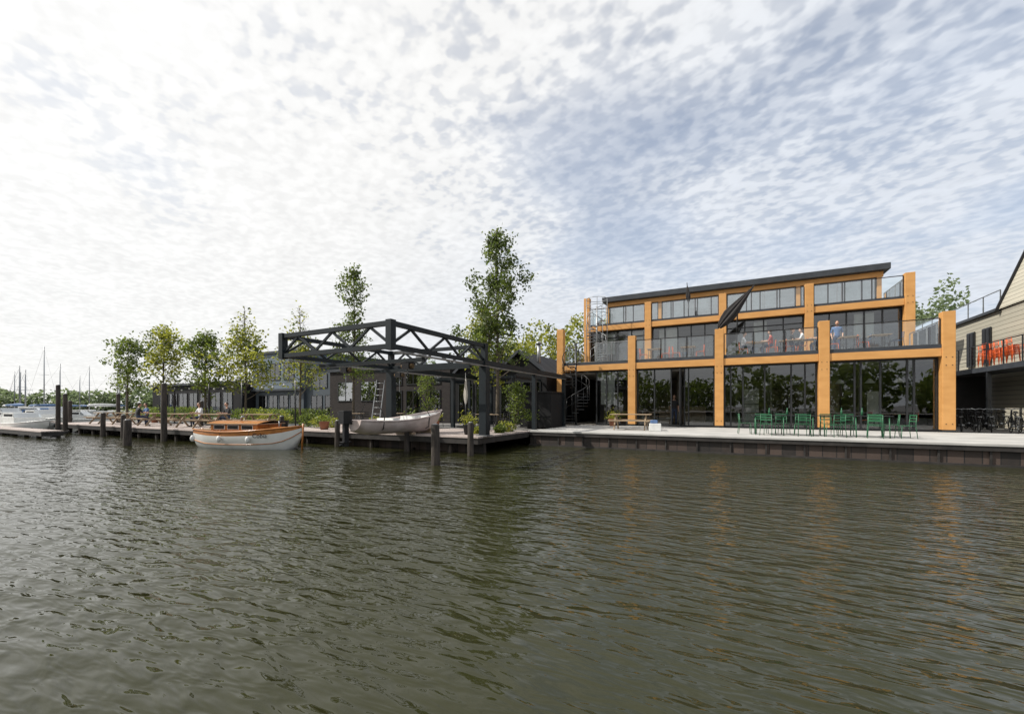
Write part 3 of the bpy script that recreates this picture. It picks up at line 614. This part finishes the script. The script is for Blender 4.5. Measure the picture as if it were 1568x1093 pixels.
# ------------------------------------------------------------------ boats
def hull(B,L,W,zk,zs0,zs1,k,kst,stern=.75,bow_rake=.1,strake=1,kin='woodt'):
    n=18; sec=[]
    for i in range(n+1):
        t=i/n
        hb=W/2*(stern+(1-stern)*math.sin(min(1,t/.45)*math.pi/2)) if t<.45 else W/2*max(0.02,math.cos(((t-.45)/.55)**1.9*math.pi/2))
        zs=zs0+(zs1-zs0)*t*t-.10*math.sin(math.pi*t)
        kz=zk+(zs-zk)*.65*max(0,(t-.8)/.2)**2.2+ (.18*(1-t/.15) if t<.15 else 0)
        x=-L/2+L*t; row=[]
        m=8
        for j in range(m+1):
            a=j/m*math.pi/2; y=hb*math.sin(a)**.65 if j else 0; z=kz+(zs-kz)*(1-math.cos(a))**.9
            row.append((x+bow_rake*(z-zk)*t,y,z))
        sec.append(row)
    m=8
    for s in (1,-1):
        b=len(B.v)
        for row in sec:
            for (x,y,z) in row: B.v.append((x,s*y,z))
        for i in range(n):
            for j in range(m):
                q=(b+i*(m+1)+j,b+(i+1)*(m+1)+j,b+(i+1)*(m+1)+j+1,b+i*(m+1)+j+1)
                B.face(q if s>0 else q[::-1],kst if j>=m-strake else k,True)
    B.poly([(x,y,z) for x,y,z in sec[0]]+[(x,-y,z) for x,y,z in sec[0][::-1]],k)
    for i in range(n):
        a=sec[i][-1];c=sec[i+1][-1]; d=.07
        B.poly([(a[0],a[1],a[2]-d),(c[0],c[1],c[2]-d),(c[0],-c[1],c[2]-d),(a[0],-a[1],a[2]-d)],kin)
    for s in (1,-1): B.tube([(r[-1][0],s*r[-1][1],r[-1][2]) for r in sec],.035,kst,6)
    return sec
e=empty('wooden_cabin_boat',(-18.45,10.75,0)); e.rotation_euler=(0,0,R(12))
B=MB(); sec=hull(B,5.3,1.9,-.3,.78,.96,'hull','varnish',.55,.02,1,'varnish')
for s in (1,-1): B.tube([(r[5][0],s*(r[5][1]+.012),r[5][2]) for r in sec],.018,'varnish',5)
B.tube([(-2.7,0,-.2),(-2.78,0,.8)],.05,'varnish'); B.box(-2.98,-.03,-.3,-2.72,.03,.6,'varnish'); B.tube([(2.66,0,-.1),(2.74,0,1.06)],.04,'varnish')
B.build('hull',e)
B=MB(); B.box(-1.5,-.62,.68,1.0,.62,1.02,'varnish')
b=len(B.v)
for x in (-1.62,1.12):
    for j in range(9):
        y=-.72+1.44*j/8; B.v.append((x,y,1.06+.10*math.cos((y/.72)*math.pi/2)))
for j in range(8): B.face((b+j,b+9+j,b+10+j,b+1+j),'varnish',True)
B.box(-1.62,-.72,1.022,1.12,.72,1.06,'woodt')
for s in (-1,1):
    for x in (-1.3,-.55,.2):
        B.box(x-.03,s*.62-.012,.80,x+.58,s*.62+.012,.99,'white'); B.box(x,s*.62-.02,.82,x+.55,s*.62+.02,.97,'blackp')
B.box(-2.3,-.5,.62,-1.6,.5,.8,'woodt'); B.tube([(1.5,0,.8),(1.5,0,1.15)],.025,'steel'); B.box(1.3,-.25,.8,1.8,.25,.9,'varnish')
B.tube([(-.3,-.2,1.17),(-.3,-.2,1.3),(-.2,-.2,1.34)],.05,'steel'); B.build('cabin',e)
B=MB()
for x in (-2.1,-.6,.9):
    B.ball((x,-1.02+abs(x)*.03,.42),(.09,.09,.14),'hull',10,8); B.tube([(x,-.98,.55),(x,-.9,.8)],.01,'rubber',4)
B.build('fenders',e)
B=MB(); B.tube([(2.4,.2,.95),(2.6,1.2,.8),(2.4,2.0,.7)],.014,'rubber',5); B.tube([(-2.3,.4,.75),(-2.6,1.5,.6),(-2.2,2.6,.7)],.014,'rubber',5); B.build('mooring_lines',e)
cu=bpy.data.curves.new('name_lettering','FONT'); cu.body='Cobia'; cu.size=.26; cu.extrude=.002; cu.materials.append(M['blackp'])
to=bpy.data.objects.new('name_lettering',cu); sc.collection.objects.link(to); to.parent=e; to.location=(1.05,-.92,.5); to.rotation_euler=(R(84),0,R(12))
e=empty('small_motor_boat',(-11.75,12.55,0)); e.rotation_euler=(0,0,R(82))
B=MB(); hull(B,4.2,1.6,.72,1.28,1.62,'hullp','hullp',.8,.35,1,'white'); B.box(-.6,-.5,1.12,-.3,.5,1.32,'white'); B.box(.5,-.45,1.2,.8,.45,1.38,'white'); B.build('hull',e)
B=MB(); B.box(-2.45,-.16,1.15,-2.12,.16,1.62,'blackp'); B.box(-2.36,-.07,.35,-2.18,.07,1.15,'blackp'); B.box(-2.45,-.1,.5,-2.1,.1,.53,'blackp'); B.tube([(-2.5,0,.42),(-2.36,0,.42)],[.03,.06],'blackp'); B.tube([(-2.2,0,1.5),(-1.7,0,1.45)],.02,'rubber'); B.build('outboard_motor',e,bevel=.03)
B=MB()
for x in (-1.2,1.0):
    B.tube([(x,.76,1.4),(x,.7,.95),(x,0,.70),(x,-.7,.95),(x,-.76,1.4)],.02,'rubber',5); B.tube([(x,.76,1.4),(x,0,2.4),(x,-.76,1.4)],.014,'rubber',5)
B.build('lifting_slings',e)
B=MB(); B.box(.3,-.5,.662,.5,.5,.74,'woodt'); B.box(1.3,-.5,.662,1.5,.5,.85,'woodt'); B.build('cradle_blocks',e)
B=MB()
for s in (-.17,.17): B.beam((s,0,.0),(s,.5,1.75),.025,.04,'steel')
for i in range(7): t=(i+.5)/7; B.tube([(-.17,.5*t,1.75*t),(.17,.5*t,1.75*t)],.012,'steel',5)
B.build('step_ladder',loc=(-12.6,12.2,1.1),rz=R(20))
def sail(x,y,h,rz,cov='blue'):
    B=MB(); hull(B,7,2.3,-.3,.8,1.0,'hull','hull',.7,.2,1,'white'); B.box(-1.2,-.6,.75,1.4,.6,1.2,'white'); B.box(-1.0,-.62,.92,1.2,.62,1.06,'blackp')
    B.tube([(.6,0,.8),(.6,0,h)],[.09,.06],'steel'); B.tube([(.6,0,1.9),(-2.4,0,1.85)],.07,'steel'); B.ball((-.9,0,2.02),(1.5,.16,.2),cov,10,6)
    B.tube([(3.6,0,1),(.6,0,h-.3),(-3.4,0,.9)],.012,'steel',4); B.beam((.6,-.7,h*.6),(.6,.7,h*.6),.04,.03,'steel')
    B.build('sailing_boat',loc=(x,y,0),rz=rz)
def motor(x,y,rz,s=1,cov='blue'):
    B=MB(); hull(B,5.5,2.1,-.25,.75,.95,'hull','hull',.85,.3,1,'white'); B.box(-2.3,-.85,.72,.4,.85,1.15,cov); B.poly([(.4,-.8,.95),(.4,.8,.95),(-.1,.7,1.5),(-.1,-.7,1.5)],'glass_up'); B.box(-1.6,-.7,1.151,-.1,.7,1.5,cov); B.box(-1.4,-.71,1.22,-.2,.71,1.4,'blackp')
    B.build('motor_boat',loc=(x,y,0),rz=rz).scale=(s,s,s)
sail(-104,25.5,12,.4); sail(-88,30,9.5,.2,'white'); sail(-115,33,8,.6); sail(-96,21,8,.3); sail(-130,28,9,.1); sail(-75,25,7.8,1.2,'white'); sail(-120,36,10.5,.4); sail(-98,34,9,1); sail(-105,23,7.5,.5,'white'); sail(-80,18,6.5,.2); sail(-92,24,8.4,.9)
motor(-56,14,.3); motor(-50,12.6,.1,1,'white'); motor(-62,13.2,.5,1.1,'white'); motor(-70,17,.2,1.2,'white'); motor(-52,15.5,.9,.9,'white'); motor(-43.5,10,.15,.9,'white'); motor(-54,11.6,.3,.9,'white'); motor(-66,16,1.2,1.1,'white'); motor(-60,16,.1,1.1,'blue'); motor(-76,20,.3,1.2,'white')
# ------------------------------------------------------------------ trees
def leaf(B,c,s,k,r):
    n=Vector((r.gauss(0,1),r.gauss(0,1),r.gauss(0,1)+.4)).normalized(); u=n.orthogonal().normalized(); a=r.random()*6.28
    w=n.cross(u); p=u*math.cos(a)+w*math.sin(a); q=n.cross(p); b=len(B.v); s*=r.uniform(.6,1.25)
    B.v+= [tuple(c-p*s*.5),tuple(c+q*s*.32+n*s*.06),tuple(c+p*s*.5),tuple(c-q*s*.32+n*s*.06)]; B.face((b,b+1,b+2,b+3),k)
def tree(x,y,H,cr,base,nl,seed,k='leaf',ls=.17,prof=None,tr=.09,topk=None,name='young_tree'):
    r=random.Random(seed); B=MB(); z0=.55
    tp=[]; 
    for i in range(9): t=i/8; tp.append(Vector((.10*math.sin(t*3+seed)*t,.10*math.cos(t*4+seed)*t,z0+(H-z0)*t)))
    B.tube(tp,[tr*(1-.88*(i/8)) for i in range(9)],'bark',9)
    def at(t): f=min(7.999,t*8); i=int(f); return tp[i].lerp(tp[i+1],f-i)
    prof=prof or (lambda t:math.sin(math.pi*min(1,(t*.9+.14)))**.7)
    anchors=[]; nb=int(16+H*3)
    for i in range(nb):
        t=(i+r.random()*.8)/nb; tt=base+(1-base)*t*.97; o=at(tt); a=i*2.4+r.uniform(-.4,.4); L=cr*prof(t)*r.uniform(.65,1.3)
        if L<.12: L=.12
        el=R(r.uniform(12,42)+22*t); pts=[o]
        for j in range(1,5):
            f=j/4; e2=el+f*.35; pts.append(o+Vector((math.cos(a+.15*f)*math.cos(e2),math.sin(a+.15*f)*math.cos(e2),math.sin(e2)))*L*f)
        rr=max(.008,.35*tr*(1-tt)+.006); B.tube(pts,[rr,rr*.8,rr*.6,rr*.4,rr*.2],'bark',5,False)
        for j in range(5):
            f=r.uniform(.3,1); idx=min(3,int(f*4)); b0=pts[idx].lerp(pts[idx+1],f*4-idx if f<1 else 1)
            d=Vector((r.gauss(0,1),r.gauss(0,1),r.gauss(.5,.7))).normalized()*L*.35; B.tube([b0,b0+d*.6,b0+d],[.008,.006,.003],'bark',4,False)
            wgt=1.0 if t<.6 else (topk if topk is not None else 1.0); anchors.append((b0+d*.55,d,wgt*L)); anchors.append((b0+d,d,wgt*L))
        anchors.append((pts[4],pts[4]-pts[3],L*(1.0 if t<.6 else (topk if topk is not None else 1))))
    ws=[a[2]+.05 for a in anchors]; skip=set(j for j in range(len(anchors)) if r.random()<.3)
    kk={}
    ch=r.choices([j for j in range(len(anchors)) if j not in skip],[ws[j] for j in range(len(anchors)) if j not in skip],k=nl)
    sg=.07*cr+.05
    for j in ch:
        c=anchors[j][0]
        if j not in kk: kk[j]=k if r.random()>.3 else ('leafd' if k!='leafd' else 'leaf')
        leaf(B,c+Vector((r.gauss(0,sg),r.gauss(0,sg),r.gauss(0,sg*.85))),ls,kk[j],r)
    B.build(name,loc=(x,y,0))
tree(-11.0,19.2,11.2,1.75,.25,6800,7,'leafd',.17,lambda t:(1.1 if t<.45 else .8)*(1-max(0,t-.8)/.25)*(.85+.2*math.sin(t*19)),.11,.85,'tall_tree')
tree(-12.6,20.4,7.4,1.7,.3,3000,17,'leafy',.17,None,.08,name='young_tree')
tree(-20.4,18,10.2,1.6,.25,2900,11,'leafd',.18,lambda t:(.95 if t<.4 else (.4 if t<.58 else .8))*(1-max(0,t-.8)/.25),.09,.9)
tree(-22.6,16,7.7,1.7,.25,1500,5,'leafy',.17,lambda t:1.0*(1-t)**.6,.07,.12)
tree(-28.1,16,8.3,2.4,.2,3200,6,'leafy',.19,lambda t:1.1*(1-t)**.9,.08,.10)
tree(-30.8,15,6.6,1.75,.25,2900,8,'leaf',.19,None,.09)
tree(-34.0,14,6.9,1.8,.3,2700,9,'leafy',.19,None,.09)
tree(-40.8,14.5,6.8,1.8,.3,2400,10,'leaf',.2,None,.09)
tree(-9.6,18.6,2.9,.75,.1,1300,12,'leaf',.12,None,.03,name='small_tree')
tree(-15.9,19.5,3.6,.9,.2,900,13,'leaf',.12,None,.03,name='small_tree')
def bush(x,y,z,rx,ry,rz,n,seed,k='leaf',ls=.1,name='bush'):
    r=random.Random(seed); B=MB()
    for _ in range(8):
        a=r.random()*6.28; B.tube([(0,0,0),(rx*.5*math.cos(a),ry*.5*math.sin(a),rz*r.uniform(.8,1.5))],[.015,.004],'bark',4,False)
    for _ in range(n):
        v=Vector((r.gauss(0,1),r.gauss(0,1),r.gauss(0,1))).normalized()*r.uniform(.5,1)**.5
        q=1+.45*mnoise.noise(v*2.2+Vector((seed,0,0))); leaf(B,Vector((v.x*rx*q,v.y*ry*q,rz+v.z*rz*q)),ls,k if r.random()>.3 else 'leafd',r)
    B.build(name,loc=(x,y,z))
for i,(x,y,rx,rz,k) in enumerate([(-19.8,15.3,.55,.35,'leafy'),(-18.7,15.1,.45,.28,'leafy'),(-21.3,15.6,.6,.4,'leaf'),(-16.9,16.4,.5,.3,'leafy'),(-8.8,16.2,.4,.25,'leafy'),(-9.3,14.6,.3,.16,'leafy'),(-8.7,15.4,.25,.2,'leaf'),(-24,15.5,.8,.5,'leaf'),(-26.5,15.6,.7,.5,'leafy'),(-33,16,.9,.5,'leaf'),(-38,16.5,1.,.6,'leaf'),(-43,15.5,1.1,.5,'leafy')]):
    bush(x,y,.62,rx,rx,rz,500,i+20,k,.11)
def hedge(x0,x1,y,h,seed,k='leaf'):
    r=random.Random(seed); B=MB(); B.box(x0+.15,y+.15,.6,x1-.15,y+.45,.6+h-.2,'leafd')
    for _ in range(int((x1-x0)*260)): leaf(B,Vector((r.uniform(x0,x1),y+r.uniform(-.02,.6),.6+h*r.random()**.6+r.gauss(0,.05))),.13,k,r)
    B.build('hedge')
hedge(-47,-36,17.5,1.1,1); hedge(-34,-24,18.5,1.0,2,'leaf')
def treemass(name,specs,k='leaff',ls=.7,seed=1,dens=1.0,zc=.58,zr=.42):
    r=random.Random(seed); B=MB()
    for (x,y,h,w) in specs:
        B.tube([(x,y,.4),(x,y,h*.6)],[.3,.12],'bark',6,False)
        n=int(420*dens)
        for _ in range(n):
            v=Vector((r.gauss(0,1),r.gauss(0,1),r.gauss(0,1))).normalized()*r.uniform(.35,1)**.4
            q=1+.5*mnoise.noise(v*2.0+Vector((x,y,0))); leaf(B,Vector((x+v.x*w*q,y+v.y*w*q,h*zc+v.z*h*zr*q)),ls,k if r.random()>.2 else 'leafd',r)
    B.build(name)
r=random.Random(9)
treemass('distant_trees',[(-230+i*4.0+r.uniform(-2,2),8+i*3.0+r.uniform(-3,3),r.uniform(5,8),r.uniform(4,6)) for i in range(22)]+[(-150+i*6,68+i*1.5,r.uniform(6,9),5) for i in range(16)],ls=1.1,seed=2,dens=1.6,zc=.48,zr=.5)
treemass('background_trees',[(16,60,13,3.2),(20.5,62,14,3.5),(24.5,60,13.2,3.2),(28,64,12,3.5),(12,66,12,3.5)],ls=.5,seed=3,dens=7)
treemass('background_trees',[(-25,50,11.5,3.2),(-21,48,12,3.2),(-17,49,12.4,3),(-29,55,10.5,3.5),(-13,52,12,3)],ls=.45,seed=4,dens=6,k='leafy')
treemass('background_trees',[(-75+i*5,44+r.uniform(-3,3),r.uniform(5.5,8),3.4) for i in range(10)],ls=.5,seed=5,dens=2.5)
treemass('opposite_bank_trees',[(-130+i*6+r.uniform(-2,2),-75+r.uniform(-8,8),r.uniform(9,17),r.uniform(5,6.5)) for i in range(46)],ls=1.2,seed=6,dens=1.8,k='leaf',zc=.5,zr=.5)
